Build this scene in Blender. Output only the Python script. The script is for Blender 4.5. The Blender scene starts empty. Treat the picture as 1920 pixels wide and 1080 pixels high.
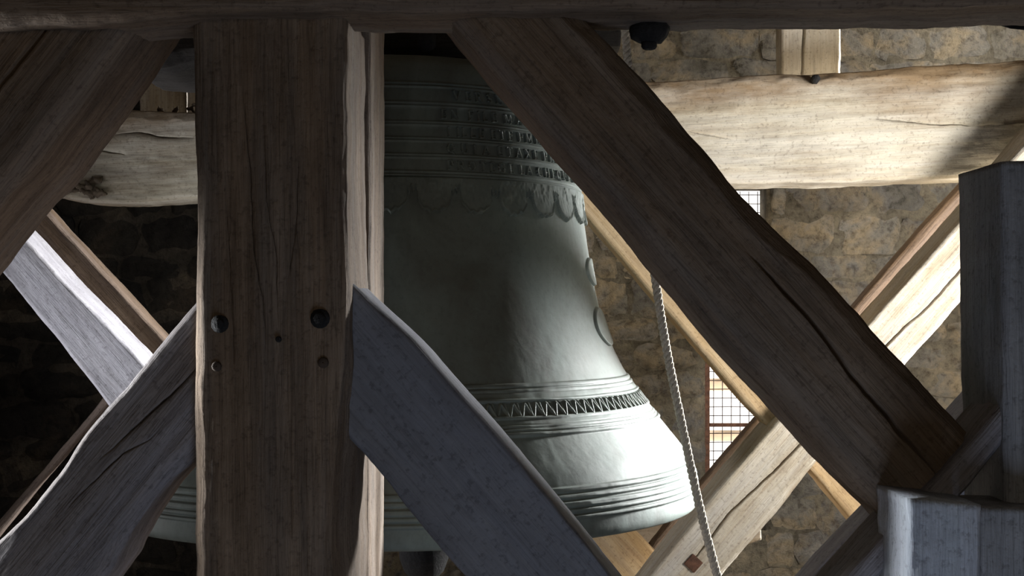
import bpy, math, random
import numpy as np
from mathutils import Matrix, Vector

# ------------------------------------------------------------------ camera, world, lights, exposure
SC = bpy.context.scene
COL = SC.collection
F = 2400.0                 # focal length in pixels of a 1920 wide frame
CX, HY = 960.0, 585.0      # column straight ahead, row of the horizon
cam_d = bpy.data.cameras.new('camera')
cam_d.sensor_width = 36.0
cam_d.lens = 36.0 * F / 1920.0
cam_d.shift_y = (HY - 540.0) / 1920.0
cam_d.clip_start = 0.05
cam = bpy.data.objects.new('camera', cam_d)
COL.objects.link(cam)
cam.location = (0, 0, 0)
cam.rotation_euler = (math.pi / 2, 0, 0)
SC.camera = cam

SC.view_settings.view_transform = 'Standard'
SC.view_settings.look = 'None'
SC.view_settings.gamma = 1.0
SC.view_settings.use_curve_mapping = False
SC.view_settings.exposure = 0.0

w = bpy.data.worlds.new('overcast_sky')
SC.world = w
w.use_nodes = True
bg = w.node_tree.nodes['Background']
bg.inputs['Color'].default_value = (1.0, 0.97, 0.93, 1)
bg.inputs['Strength'].default_value = 2.4


def area_light(name, loc, target, sx, sy, power, color, spread=180):
    d = bpy.data.lights.new(name, 'AREA')
    d.shape = 'RECTANGLE'
    d.size = sx
    d.size_y = sy
    d.energy = power
    d.color = color
    d.spread = math.radians(spread)
    o = bpy.data.objects.new(name, d)
    COL.objects.link(o)
    o.location = loc
    o.rotation_euler = (Vector(target) - Vector(loc)).to_track_quat('-Z', 'Y').to_euler()
    return o


# daylight entering by the tower's openings, and two added fill lamps last
area_light('daylight_right_rear_window', (4.3, 5.95, 0.6), (0.0, 3.5, -0.2), 0.9, 0.9, 690, (0.97, 0.99, 1.0), 70)
area_light('daylight_right_window', (2.44, 2.5, -0.25), (1.4, 4.3, 0.15), 0.6, 0.9, 36, (1.0, 0.985, 0.965), 80)
area_light('daylight_upper_right_window', (2.44, 5.0, 1.3), (0.9, 5.6, 1.0), 0.4, 0.5, 12, (1.0, 0.97, 0.93), 120)
area_light('daylight_left_window', (-2.38, 3.3, -0.45), (-0.7, 3.85, 0.05), 0.6, 0.8, 8.5, (0.90, 0.93, 1.0), 75)
area_light('daylight_left_front_window', (-2.38, 2.28, -0.35), (-0.4, 1.85, -0.3), 0.3, 1.0, 18, (0.93, 0.97, 1.0), 50)
area_light('low_cool_fill', (0.4, 0.55, -1.65), (0.4, 2.2, -0.3), 1.0, 0.8, 10, (0.64, 0.77, 1.0))  # added fill: cool lamp low in front, the floor has no hatch
area_light('warm_front_fill', (-0.3, -1.5, 0.5), (0.0, 2.0, 0.2), 1.0, 0.7, 7.5, (1.0, 0.87, 0.70))  # added fill: dim warm lamp behind the camera, front wall is closed

# ------------------------------------------------------------------ numeric helpers
RNG = np.random.default_rng(7)
random.seed(7)
TAB = RNG.random(65536).astype(np.float64)


def vn(x, y, z, seed=0):
    """3-D value noise in -1..1"""
    x = np.asarray(x, float); y = np.asarray(y, float); z = np.asarray(z, float)
    xi = np.floor(x).astype(np.int64); yi = np.floor(y).astype(np.int64); zi = np.floor(z).astype(np.int64)
    xf = x - xi; yf = y - yi; zf = z - zi
    u = xf * xf * (3 - 2 * xf); v = yf * yf * (3 - 2 * yf); t = zf * zf * (3 - 2 * zf)

    def h(a, b, c):
        k = (a * 73856093) ^ (b * 19349663) ^ (c * 83492791) ^ (seed * 2654435)
        k = (k ^ (k >> 13)) * 1274126177
        return TAB[(k ^ (k >> 16)) & 65535]
    r = 0
    for dx in (0, 1):
        for dy in (0, 1):
            for dz in (0, 1):
                r = r + h(xi + dx, yi + dy, zi + dz) * (u if dx else 1 - u) * (v if dy else 1 - v) * (t if dz else 1 - t)
    return r * 2 - 1


def fbm(x, y, z, oc=4, seed=0):
    r = 0; a = 1.0; s = 0
    for k in range(oc):
        r = r + a * vn(x * 2 ** k, y * 2 ** k, z * 2 ** k, seed + k * 17)
        s += a; a *= 0.5
    return r / s


def P(px, py, Y):
    return Vector(((px - CX) / F * Y, Y, (HY - py) / F * Y))


def mesh_np(name, verts, quads, mat=None, smooth=True, tris=None):
    me = bpy.data.meshes.new(name)
    verts = np.asarray(verts, np.float32).reshape(-1, 3)
    quads = np.asarray(quads, np.int32).reshape(-1, 4)
    nt = 0 if tris is None else len(tris)
    me.vertices.add(len(verts))
    me.vertices.foreach_set('co', verts.ravel())
    loops = quads.ravel()
    starts = np.arange(len(quads)) * 4
    totals = np.full(len(quads), 4)
    if nt:
        tris = np.asarray(tris, np.int32).reshape(-1, 3)
        starts = np.concatenate([starts, len(loops) + np.arange(nt) * 3])
        totals = np.concatenate([totals, np.full(nt, 3)])
        loops = np.concatenate([loops, tris.ravel()])
    me.loops.add(len(loops))
    me.loops.foreach_set('vertex_index', loops.astype(np.int32))
    me.polygons.add(len(starts))
    me.polygons.foreach_set('loop_start', starts.astype(np.int32))
    me.polygons.foreach_set('loop_total', totals.astype(np.int32))
    if smooth:
        me.polygons.foreach_set('use_smooth', np.ones(len(starts), bool))
    me.update(calc_edges=True)
    me.validate()
    if mat:
        me.materials.append(mat)
    return me


def link(name, me, parent=None, label=None, cat=None, group=None, kind=None):
    o = bpy.data.objects.new(name, me)
    COL.objects.link(o)
    if parent is not None:
        o.parent = parent
    if label: o['label'] = label
    if cat: o['category'] = cat
    if group: o['group'] = group
    if kind: o['kind'] = kind
    return o


def grid_quads(nu, nv, wrap_v=False, flip=False, off=0):
    """quads of a (nu x nv) vertex grid, index = i*nv + j"""
    i = np.arange(nu - 1)[:, None]
    j = np.arange(nv if wrap_v else nv - 1)[None, :]
    j2 = (j + 1) % nv
    a = i * nv + j; b = i * nv + j2; c = (i + 1) * nv + j2; d = (i + 1) * nv + j
    q = np.stack([a, b, c, d], -1).reshape(-1, 4)
    if flip: q = q[:, ::-1]
    return q + off


# ------------------------------------------------------------------ materials
def new_mat(name):
    m = bpy.data.materials.new(name)
    m.use_nodes = True
    nt = m.node_tree
    return m, nt, nt.nodes, nt.links, nt.nodes['Principled BSDF']


def nd(nodes, t, **kw):
    n = nodes.new(t)
    for k, v in kw.items():
        if k in n.inputs.keys():
            n.inputs[k].default_value = v
        else:
            setattr(n, k, v)
    return n


def ramp(nodes, pts):
    r = nodes.new('ShaderNodeValToRGB')
    e = r.color_ramp.elements
    while len(e) < len(pts): e.new(0.5)
    for k, (p, c) in enumerate(pts):
        e[k].position = p
        e[k].color = (c[0], c[1], c[2], 1) if not isinstance(c, float) else (c, c, c, 1)
    return r


def wood(name, dark, mid, light, bump=0.5, grey=(0.3, 0.3, 0.32), greyamt=0.35, rough=0.82, fine=1.0):
    m, nt, N, L, B = new_mat(name)
    tc = nd(N, 'ShaderNodeTexCoord')
    oi = nd(N, 'ShaderNodeObjectInfo')
    add = nd(N, 'ShaderNodeVectorMath', operation='ADD')
    mul = nd(N, 'ShaderNodeVectorMath', operation='SCALE'); mul.inputs['Scale'].default_value = 7.0
    cmb = nd(N, 'ShaderNodeCombineXYZ')
    for k in 'XYZ': L.new(oi.outputs['Random'], cmb.inputs[k])
    L.new(cmb.outputs[0], mul.inputs[0])
    L.new(tc.outputs['Object'], add.inputs[0]); L.new(mul.outputs[0], add.inputs[1])
    mp = nd(N, 'ShaderNodeMapping'); mp.inputs['Scale'].default_value = (1.2, 22, 22)
    L.new(add.outputs[0], mp.inputs[0])
    g1 = nd(N, 'ShaderNodeTexNoise', Scale=1.6, Detail=6.0, Roughness=0.62, Distortion=0.6)
    L.new(mp.outputs[0], g1.inputs['Vector'])
    mp2 = nd(N, 'ShaderNodeMapping'); mp2.inputs['Scale'].default_value = (3.0, 120, 120)
    L.new(add.outputs[0], mp2.inputs[0])
    g2 = nd(N, 'ShaderNodeTexNoise', Scale=2.2, Detail=4.0, Roughness=0.6, Distortion=0.8)
    L.new(mp2.outputs[0], g2.inputs['Vector'])
    big = nd(N, 'ShaderNodeTexNoise', Scale=4.5, Detail=5.0, Roughness=0.6)
    L.new(add.outputs[0], big.inputs['Vector'])
    spk = nd(N, 'ShaderNodeTexNoise', Scale=95.0, Detail=3.0, Roughness=0.65)
    L.new(add.outputs[0], spk.inputs['Vector'])
    r1 = ramp(N, [(0.3, dark), (0.5, mid), (0.72, light)])
    mixf = nd(N, 'ShaderNodeMix', data_type='FLOAT'); mixf.inputs[0].default_value = 0.45
    L.new(g1.outputs[0], mixf.inputs[2]); L.new(big.outputs[0], mixf.inputs[3])
    L.new(mixf.outputs[0], r1.inputs[0])
    mg = nd(N, 'ShaderNodeMix', data_type='RGBA')
    rg = ramp(N, [(0.42, 0.0), (0.62, greyamt)])
    big2 = nd(N, 'ShaderNodeTexNoise', Scale=7.0, Detail=6.0, Roughness=0.65)
    L.new(mp.outputs[0], big2.inputs['Vector']); big2.inputs['Scale'].default_value = 0.5
    L.new(big2.outputs[0], rg.inputs[0]); L.new(rg.outputs[0], mg.inputs[0])
    L.new(r1.outputs[0], mg.inputs[6]); mg.inputs[7].default_value = (*grey, 1)
    r2 = ramp(N, [(0.3, (0.45, 0.43, 0.42)), (0.5, (1.0, 1.0, 1.0)), (0.8, (1.15, 1.14, 1.12))])
    L.new(g2.outputs[0], r2.inputs[0])
    mm = nd(N, 'ShaderNodeMix', data_type='RGBA', blend_type='MULTIPLY'); mm.inputs[0].default_value = 0.75 * fine
    L.new(mg.outputs[2], mm.inputs[6]); L.new(r2.outputs[0], mm.inputs[7])
    r3 = ramp(N, [(0.32, (0.5, 0.48, 0.47)), (0.45, (1, 1, 1))])
    L.new(spk.outputs[0], r3.inputs[0])
    m3 = nd(N, 'ShaderNodeMix', data_type='RGBA', blend_type='MULTIPLY'); m3.inputs[0].default_value = 0.6
    L.new(mm.outputs[2], m3.inputs[6]); L.new(r3.outputs[0], m3.inputs[7])
    L.new(m3.outputs[2], B.inputs['Base Color'])
    B.inputs['Roughness'].default_value = rough
    B.inputs['Specular IOR Level'].default_value = 0.25
    s = nd(N, 'ShaderNodeMath', operation='ADD')
    s1 = nd(N, 'ShaderNodeMath', operation='MULTIPLY'); s1.inputs[1].default_value = 1.3
    L.new(g1.outputs[0], s1.inputs[0]); L.new(s1.outputs[0], s.inputs[0])
    L.new(g2.outputs[0], s.inputs[1])
    s2 = nd(N, 'ShaderNodeMath', operation='ADD')
    s3 = nd(N, 'ShaderNodeMath', operation='MULTIPLY'); s3.inputs[1].default_value = 0.6
    L.new(spk.outputs[0], s3.inputs[0]); L.new(s.outputs[0], s2.inputs[0]); L.new(s3.outputs[0], s2.inputs[1])
    b = nd(N, 'ShaderNodeBump', Strength=bump, Distance=0.006)
    L.new(s2.outputs[0], b.inputs['Height'])
    L.new(b.outputs[0], B.inputs['Normal'])
    return m


def stone_mat(name, cols, scale=3.0, bump=0.9):
    m, nt, N, L, B = new_mat(name)
    ge = nd(N, 'ShaderNodeNewGeometry')
    a = nd(N, 'ShaderNodeTexNoise', Scale=scale, Detail=6.0, Roughness=0.6, Distortion=0.5)
    L.new(ge.outputs['Position'], a.inputs['Vector'])
    r = ramp(N, [(0.28 + 0.44 * k / (len(cols) - 1), c) for k, c in enumerate(cols)])
    L.new(a.outputs[0], r.inputs[0])
    oi = nd(N, 'ShaderNodeObjectInfo')
    ro = ramp(N, [(0.0, (0.62, 0.62, 0.66)), (0.5, (1.0, 0.97, 0.92)), (1.0, (1.12, 1.05, 0.94))])
    L.new(oi.outputs['Random'], ro.inputs[0])
    m1 = nd(N, 'ShaderNodeMix', data_type='RGBA', blend_type='MULTIPLY'); m1.inputs[0].default_value = 0.7
    L.new(r.outputs[0], m1.inputs[6]); L.new(ro.outputs[0], m1.inputs[7])
    f = nd(N, 'ShaderNodeTexNoise', Scale=30.0, Detail=9.0, Roughness=0.74, Distortion=0.25)
    L.new(ge.outputs['Position'], f.inputs['Vector'])
    rf = ramp(N, [(0.34, (0.35, 0.33, 0.31)), (0.5, (0.95, 0.95, 0.95)), (0.7, (1.3, 1.28, 1.22))])
    L.new(f.outputs[0], rf.inputs[0])
    m2 = nd(N, 'ShaderNodeMix', data_type='RGBA', blend_type='MULTIPLY'); m2.inputs[0].default_value = 0.85
    L.new(m1.outputs[2], m2.inputs[6]); L.new(rf.outputs[0], m2.inputs[7])
    L.new(m2.outputs[2], B.inputs['Base Color'])
    B.inputs['Roughness'].default_value = 0.92
    B.inputs['Specular IOR Level'].default_value = 0.15
    b = nd(N, 'ShaderNodeBump', Strength=bump, Distance=0.045)
    L.new(f.outputs[0], b.inputs['Height'])
    L.new(b.outputs[0], B.inputs['Normal'])
    return m


OAK_DARK = wood('oak_dark_brown', (0.062, 0.041, 0.026), (0.16, 0.112, 0.075), (0.28, 0.205, 0.145), bump=0.55, grey=(0.215, 0.20, 0.185))
OAK_BROWN = wood('oak_brown', (0.07, 0.045, 0.028), (0.17, 0.115, 0.075), (0.27, 0.19, 0.13), bump=0.7, grey=(0.24, 0.21, 0.21))
OAK_GREY = wood('oak_weathered_grey', (0.09, 0.075, 0.07), (0.21, 0.185, 0.175), (0.33, 0.30, 0.29), bump=0.6, grey=(0.30, 0.30, 0.34), greyamt=0.6)
OAK_PALE = wood('oak_pale', (0.20, 0.145, 0.085), (0.42, 0.36, 0.265), (0.58, 0.53, 0.43), bump=0.35, grey=(0.52, 0.50, 0.46), greyamt=0.5, fine=0.5)
OAK_WHITE = wood('oak_bleached', (0.23, 0.16, 0.095), (0.42, 0.36, 0.27), (0.57, 0.52, 0.44), bump=0.4, grey=(0.48, 0.46, 0.43), greyamt=0.6, fine=0.6)
OAK_LILAC = wood('oak_lilac_grey', (0.19, 0.175, 0.19), (0.33, 0.315, 0.335), (0.45, 0.43, 0.45), bump=0.4, grey=(0.50, 0.49, 0.54), greyamt=0.4, fine=0.5)
OAK_HONEY = wood('oak_honey', (0.22, 0.13, 0.06), (0.42, 0.29, 0.15), (0.56, 0.44, 0.28), bump=0.35, grey=(0.50, 0.44, 0.36), greyamt=0.3, fine=0.5)
OAK_BLUE = wood('oak_blue_grey', (0.22, 0.245, 0.28), (0.42, 0.455, 0.50), (0.58, 0.61, 0.66), bump=0.6, grey=(0.50, 0.51, 0.60), greyamt=0.5, fine=0.6)
OAK_BLUEDARK = wood('oak_slate_grey', (0.14, 0.145, 0.155), (0.26, 0.265, 0.28), (0.38, 0.385, 0.40), bump=0.6, grey=(0.33, 0.34, 0.38), greyamt=0.5, fine=0.6)
OAK_BLACK = wood('oak_near_black', (0.012, 0.010, 0.009), (0.028, 0.023, 0.019), (0.05, 0.042, 0.036), bump=0.5, grey=(0.05, 0.045, 0.045))  # near-black oak, used on the headstock
OAK_SLATE = wood('oak_blue_slate', (0.085, 0.08, 0.085), (0.16, 0.16, 0.175), (0.24, 0.24, 0.255), bump=0.35, grey=(0.20, 0.21, 0.245), greyamt=0.6, fine=0.5)
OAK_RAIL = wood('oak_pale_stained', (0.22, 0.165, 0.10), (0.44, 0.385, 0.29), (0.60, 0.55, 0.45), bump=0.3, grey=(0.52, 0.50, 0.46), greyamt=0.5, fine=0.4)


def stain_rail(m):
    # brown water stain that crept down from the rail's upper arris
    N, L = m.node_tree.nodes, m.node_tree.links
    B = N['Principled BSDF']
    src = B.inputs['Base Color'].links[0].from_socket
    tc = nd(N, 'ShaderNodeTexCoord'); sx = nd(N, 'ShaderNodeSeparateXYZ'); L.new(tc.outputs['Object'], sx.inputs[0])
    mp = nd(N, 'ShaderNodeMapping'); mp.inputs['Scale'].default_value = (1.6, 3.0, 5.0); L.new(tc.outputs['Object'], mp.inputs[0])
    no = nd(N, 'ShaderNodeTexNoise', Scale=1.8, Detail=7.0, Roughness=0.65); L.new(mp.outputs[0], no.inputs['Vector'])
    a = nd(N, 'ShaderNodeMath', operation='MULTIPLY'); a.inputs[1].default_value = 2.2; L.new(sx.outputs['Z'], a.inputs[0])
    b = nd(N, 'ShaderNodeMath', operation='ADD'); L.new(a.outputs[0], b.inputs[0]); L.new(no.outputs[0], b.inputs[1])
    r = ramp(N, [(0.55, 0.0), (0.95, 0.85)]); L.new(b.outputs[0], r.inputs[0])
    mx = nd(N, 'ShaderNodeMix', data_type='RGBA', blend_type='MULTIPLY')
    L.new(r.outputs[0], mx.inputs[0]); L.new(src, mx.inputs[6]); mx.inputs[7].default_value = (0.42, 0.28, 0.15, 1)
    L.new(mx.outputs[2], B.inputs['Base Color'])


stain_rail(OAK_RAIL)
STONE = stone_mat('rubble_stone', [(0.07, 0.066, 0.055), (0.15, 0.14, 0.115), (0.19, 0.18, 0.16), (0.27, 0.225, 0.155), (0.22, 0.21, 0.19), (0.34, 0.32, 0.27)])
MORTAR = stone_mat('lime_mortar', [(0.09, 0.08, 0.06), (0.18, 0.16, 0.12), (0.28, 0.24, 0.17)], scale=5.0)
DARKMORTAR = stone_mat('dark_shaded_mortar', [(0.02, 0.017, 0.013), (0.05, 0.042, 0.033), (0.12, 0.095, 0.065)], scale=4.0)  # dark brickwork joints, with the unlit left side's shade put into the colour
DARKSTONE = stone_mat('dark_shaded_stone', [(0.010, 0.009, 0.008), (0.022, 0.019, 0.016), (0.055, 0.042, 0.03)], scale=4.0)  # dark masonry, its colour also holds the shade of the unlit left side


def plain(name, col, rough=0.6, metal=0.0, nscale=30.0, var=0.5, bump=0.3, bdist=0.002):
    m, nt, N, L, B = new_mat(name)
    tc = nd(N, 'ShaderNodeTexCoord')
    a = nd(N, 'ShaderNodeTexNoise', Scale=nscale, Detail=6.0, Roughness=0.65)
    L.new(tc.outputs['Object'], a.inputs['Vector'])
    r = ramp(N, [(0.3, tuple(c * (1 - var) for c in col)), (0.7, tuple(min(1, c * (1 + var)) for c in col))])
    L.new(a.outputs[0], r.inputs[0]); L.new(r.outputs[0], B.inputs['Base Color'])
    B.inputs['Roughness'].default_value = rough
    B.inputs['Metallic'].default_value = metal
    b = nd(N, 'ShaderNodeBump', Strength=bump, Distance=bdist)
    L.new(a.outputs[0], b.inputs['Height']); L.new(b.outputs[0], B.inputs['Normal'])
    return m


IRON = plain('black_iron', (0.013, 0.012, 0.012), 0.85, 0.2, 90, 0.6, 1.0, 0.006)
WIRE = plain('dark_wire', (0.05, 0.03, 0.022), 0.8, 0.2, 50, 0.5, 0.5, 0.002)
RUST = plain('rusty_iron', (0.10, 0.045, 0.025), 0.8, 0.3, 50, 0.6, 0.7, 0.003)
PEG = plain('oak_peg', (0.05, 0.033, 0.022), 0.85, 0, 60, 0.4, 0.6, 0.003)
ROPE = plain('hemp_rope', (0.58, 0.52, 0.42), 0.9, 0, 200, 0.35, 0.8, 0.002)
LOUVRE = plain('louvre_board', (0.85, 0.68, 0.50), 0.8, 0, 12, 0.15, 0.3, 0.003)
HUSK = plain('dry_leaf', (0.12, 0.09, 0.06), 0.9, 0, 60, 0.5, 0.6, 0.002)


def bronze():
    m, nt, N, L, B = new_mat('bronze_patina')
    tc = nd(N, 'ShaderNodeTexCoord')
    mp = nd(N, 'ShaderNodeMapping'); mp.inputs['Scale'].default_value = (1, 1, 0.45)
    L.new(tc.outputs['Object'], mp.inputs[0])
    a = nd(N, 'ShaderNodeTexNoise', Scale=3.6, Detail=7.0, Roughness=0.6, Distortion=0.7)
    L.new(mp.outputs[0], a.inputs['Vector'])
    r = ramp(N, [(0.3, (0.080, 0.075, 0.058)), (0.45, (0.13, 0.145, 0.125)), (0.6, (0.18, 0.215, 0.19)), (0.75, (0.23, 0.27, 0.245))])
    L.new(a.outputs[0], r.inputs[0])
    f = nd(N, 'ShaderNodeTexNoise', Scale=70.0, Detail=6.0, Roughness=0.7)
    L.new(tc.outputs['Object'], f.inputs['Vector'])
    rf = ramp(N, [(0.3, (0.7, 0.7, 0.7)), (0.5, (1, 1, 1))])
    L.new(f.outputs[0], rf.inputs[0])
    mm = nd(N, 'ShaderNodeMix', data_type='RGBA', blend_type='MULTIPLY'); mm.inputs[0].default_value = 0.6
    L.new(r.outputs[0], mm.inputs[6]); L.new(rf.outputs[0], mm.inputs[7])
    L.new(mm.outputs[2], B.inputs['Base Color'])
    B.inputs['Metallic'].default_value = 0.15
    rr = ramp(N, [(0.3, 0.56), (0.7, 0.7)])
    L.new(a.outputs[0], rr.inputs[0]); L.new(rr.outputs[0], B.inputs['Roughness'])
    s = nd(N, 'ShaderNodeMath', operation='ADD'); L.new(f.outputs[0], s.inputs[0])
    a2 = nd(N, 'ShaderNodeTexNoise', Scale=14.0, Detail=3.0)
    L.new(tc.outputs['Object'], a2.inputs['Vector']); L.new(a2.outputs[0], s.inputs[1])
    b = nd(N, 'ShaderNodeBump', Strength=0.22, Distance=0.002)
    L.new(s.outputs[0], b.inputs['Height']); L.new(b.outputs[0], B.inputs['Normal'])
    return m


BRONZE = bronze()


# ------------------------------------------------------------------ timbers
def resample(poly, ts):
    p = np.array(poly, float)
    d = np.concatenate([[0], np.cumsum(np.hypot(*(p[1:] - p[:-1]).T))])
    d /= d[-1]
    return np.interp(ts, d, p[:, 0]), np.interp(ts, d, p[:, 1])


def prof(spec, t):
    """chamfer spec: (cz, cy) or [(t, cz, cy), ...]"""
    if isinstance(spec, tuple):
        return np.full_like(t, spec[0]), np.full_like(t, spec[1])
    s = np.array(spec, float)
    return np.interp(t, s[:, 0], s[:, 1]), np.interp(t, s[:, 0], s[:, 2])


TSEED = [0]


def timber(name, label, cat, Y, depth, hi, lo, mat, ch=(0.007, 0.007), cl=(0.007, 0.007), cracks=(), rough=1.0,
           ds=0.0045, dl=0.008, group=None, rag=0.35, parent=None):
    """a squared oak timber whose front face lies in the plane y = Y; hi / lo are its two long edges"""
    TSEED[0] += 31
    sd = TSEED[0]
    hi3 = [P(x, y, Y) for x, y in hi]; lo3 = [P(x, y, Y) for x, y in lo]
    a = (hi3[0] + lo3[0]) / 2; b = (hi3[-1] + lo3[-1]) / 2
    d = (b - a).normalized()
    ang = -math.atan2(d.z, d.x)
    zx = Vector((-d.z, 0, d.x))

    def loc(p):
        q = p - a
        return (q.dot(d), q.dot(zx))
    H = [loc(p) for p in hi3]; Lo = [loc(p) for p in lo3]
    length = (b - a).length
    W = abs(np.mean([h[1] for h in H]) - np.mean([l[1] for l in Lo]))
    nu = max(12, int(length / dl))
    t = np.linspace(0, 1, nu)
    hu, hz = resample(H, t); lu, lz = resample(Lo, t)
    # smooth the traced edges a little
    ker = np.array([1, 2, 3, 2, 1.0]); ker /= ker.sum()

    def sm(v):
        e = np.concatenate([np.full(2, v[0]), v, np.full(2, v[-1])])
        o = np.convolve(e, ker, 'valid'); o[0] = v[0]; o[-1] = v[-1]
        return o
    hz = sm(sm(hz)) + 0.0025 * rough * fbm(t * length * 14, 0 * t + 3.3, 0 * t + sd, 4, sd)
    lz = sm(sm(lz)) + 0.0025 * rough * fbm(t * length * 14, 0 * t + 9.3, 0 * t + sd, 4, sd + 5)
    cz, cy = prof(ch, t); dz, dy = prof(cl, t)
    k1 = 1 + rag * fbm(t * length * 7, 0 * t, 0 * t + 1, 4, sd + 2); k2 = 1 + rag * fbm(t * length * 7, 0 * t, 0 * t + 2, 4, sd + 3)
    cz = cz * k1; cy = cy * (1 + rag * 0.5 * fbm(t * length * 5, 0 * t, 0 * t + 4, 3, sd + 6))
    dz = dz * k2; dy = dy * (1 + rag * 0.5 * fbm(t * length * 5, 0 * t, 0 * t + 5, 3, sd + 7))
    r = 0.006
    Wt = np.maximum(hz - lz, 0.01)

    def cnt(s, st): return max(2, int(s / st))
    n_f = cnt(W, ds)
    # fractions across the front face, columns gathered at the cracks
    fr = np.tile(np.linspace(0, 1, n_f, endpoint=False)[None, :], (nu, 1))
    crk = []
    for (pl, wpx, dep) in cracks:
        q = np.array([loc(P(x, y, Y)) for x, y in pl])
        if q[0, 0] > q[-1, 0]: q = q[::-1]
        um = (hu + lu) / 2
        zc = np.interp(um, q[:, 0], q[:, 1]) + 0.0018 * fbm(um * 40, 0 * um, 0 * um + sd, 3, sd + 9)
        ww = wpx * Y / F / 2
        e = np.clip(np.minimum(um - q[0, 0], q[-1, 0] - um) / 0.10, 0, 1)
        crk.append((zc, ww * (0.35 + 0.65 * e), e, dep, ww))
    frontw = np.maximum(Wt - cz - dz, 0.004)
    dispf = np.zeros((nu, n_f))
    if crk:
        crk.sort(key=lambda c: float(np.mean(c[0])))
        src = [0.0]; dst = [np.zeros(nu)]
        cols = []
        for (zc, hw, e, dep, ww) in crk:
            ac = np.clip((zc - (lz + dz)) / frontw, 0.04, 0.96)
            jc = int(round(float(np.mean(ac)) * n_f)); jc = min(max(jc, 5 + len(cols) * 6), n_f - 6)
            if cols and jc - cols[-1][0] < 7: jc = cols[-1][0] + 7
            cols.append((jc, ac, hw / frontw, e, dep))
        knots_j = [0]; knots_a = [np.zeros(nu)]
        for (jc, ac, ha, e, dep) in cols:
            for o_, f_ in ((-2, -1.0), (-1, -0.55), (0, 0.0), (1, 0.55), (2, 1.0)):
                knots_j.append(jc + o_); knots_a.append(ac + f_ * ha)
        knots_j.append(n_f); knots_a.append(np.ones(nu))
        KA = np.array(knots_a)
        KA = np.maximum.accumulate(KA, 0)
        js = np.arange(n_f)
        for i in range(nu):
            fr[i] = np.interp(js, knots_j, KA[:, i])
        for (jc, ac, ha, e, dep) in cols:
            dispf[:, jc] += dep * e; dispf[:, jc - 1] += dep * 0.8 * e; dispf[:, jc + 1] += dep * 0.8 * e
    segs = []  # (z offset array, y array, normal z, normal y)

    def seg(z0, y0, z1, y1, n, nz, ny, fr_=None, extra=None):
        f = fr_ if fr_ is not None else np.tile(np.linspace(0, 1, n, endpoint=False)[None, :], (nu, 1))
        zz = z0[:, None] + (z1 - z0)[:, None] * f
        yy = y0[:, None] + (y1 - y0)[:, None] * f
        ex = extra if extra is not None else np.zeros_like(zz)
        segs.append((zz, yy, np.full_like(zz, nz), np.full_like(zz, ny), ex))
    o = np.zeros(nu); D = np.full(nu, depth)
    mcz = float(np.mean(np.hypot(cz, cy))); mdz = float(np.mean(np.hypot(dz, dy)))
    seg(lz + dz, o, hz - cz, o, n_f, 0, -1, fr, dispf)
    seg(hz - cz, o, hz, cy, max(2, cnt(mcz, 0.006)), 0.7, -0.7)
    seg(hz, cy, hz, D - r, cnt(depth, 0.009), 1, 0)
    seg(hz, D - r, hz - r, D, 1, 0.7, 0.7)
    seg(hz - r, D, lz + r, D, cnt(W, 0.02), 0, 1)
    seg(lz + r, D, lz, D - r, 1, -0.7, 0.7)
    seg(lz, D - r, lz, dy, cnt(depth, 0.009), -1, 0)
    seg(lz, dy, lz + dz, o, max(2, cnt(mdz, 0.006)), -0.7, -0.7)
    Z = np.concatenate([s[0] for s in segs], 1); YY = np.concatenate([s[1] for s in segs], 1)
    NZ = np.concatenate([s[2] for s in segs], 1); NY = np.concatenate([s[3] for s in segs], 1)
    EX = np.concatenate([s[4] for s in segs], 1)
    # soften the normals over the corners
    for _ in range(2):
        NZ = (np.roll(NZ, 1, 1) + 2 * NZ + np.roll(NZ, -1, 1)) / 4
        NY = (np.roll(NY, 1, 1) + 2 * NY + np.roll(NY, -1, 1)) / 4
    a_ = (Z - lz[:, None]) / Wt[:, None]
    U = lu[:, None] + (hu - lu)[:, None] * a_
    dd = rough * (0.004 * fbm(U * 5, Z * 9, YY * 9, 3, sd) + 0.0017 * fbm(U * 9, Z * 60, YY * 60, 3, sd + 1)
                  + 0.0010 * fbm(U * 45, Z * 55, YY * 55, 2, sd + 4))
    Z2 = Z + NZ * dd; Y2 = YY + NY * dd + EX
    V = np.stack([U, Y2, Z2], -1)
    ns = V.shape[1]
    verts = V.reshape(-1, 3)
    quads = grid_quads(nu, ns, wrap_v=True, flip=True)
    # end caps
    c0 = V[0].mean(0); c1 = V[-1].mean(0)
    base = len(verts)
    verts = np.vstack([verts, c0, c1])
    j = np.arange(ns); j2 = (j + 1) % ns
    t0 = np.stack([np.full(ns, base), j2, j], -1)[:, ::-1]
    e0 = (nu - 1) * ns
    t1 = np.stack([np.full(ns, base + 1), e0 + j, e0 + j2], -1)[:, ::-1]
    me = mesh_np(name, verts, quads, mat, True, np.vstack([t0, t1]))
    ob = link(name, me, parent, label, cat, group)
    ob.location = a
    ob.rotation_euler = (0, ang, 0)
    return ob


# ------------------------------------------------------------------ tower walls
YB = 5.6
WX0, WX1, WZ0, WZ1 = (1322 - CX) / F * YB, (1437 - CX) / F * YB, (HY - 995) / F * YB, (HY - 352) / F * YB
XL, XR, YF, ZF, ZC = -2.45, 2.5, -1.6, -2.0, 1.75


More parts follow.
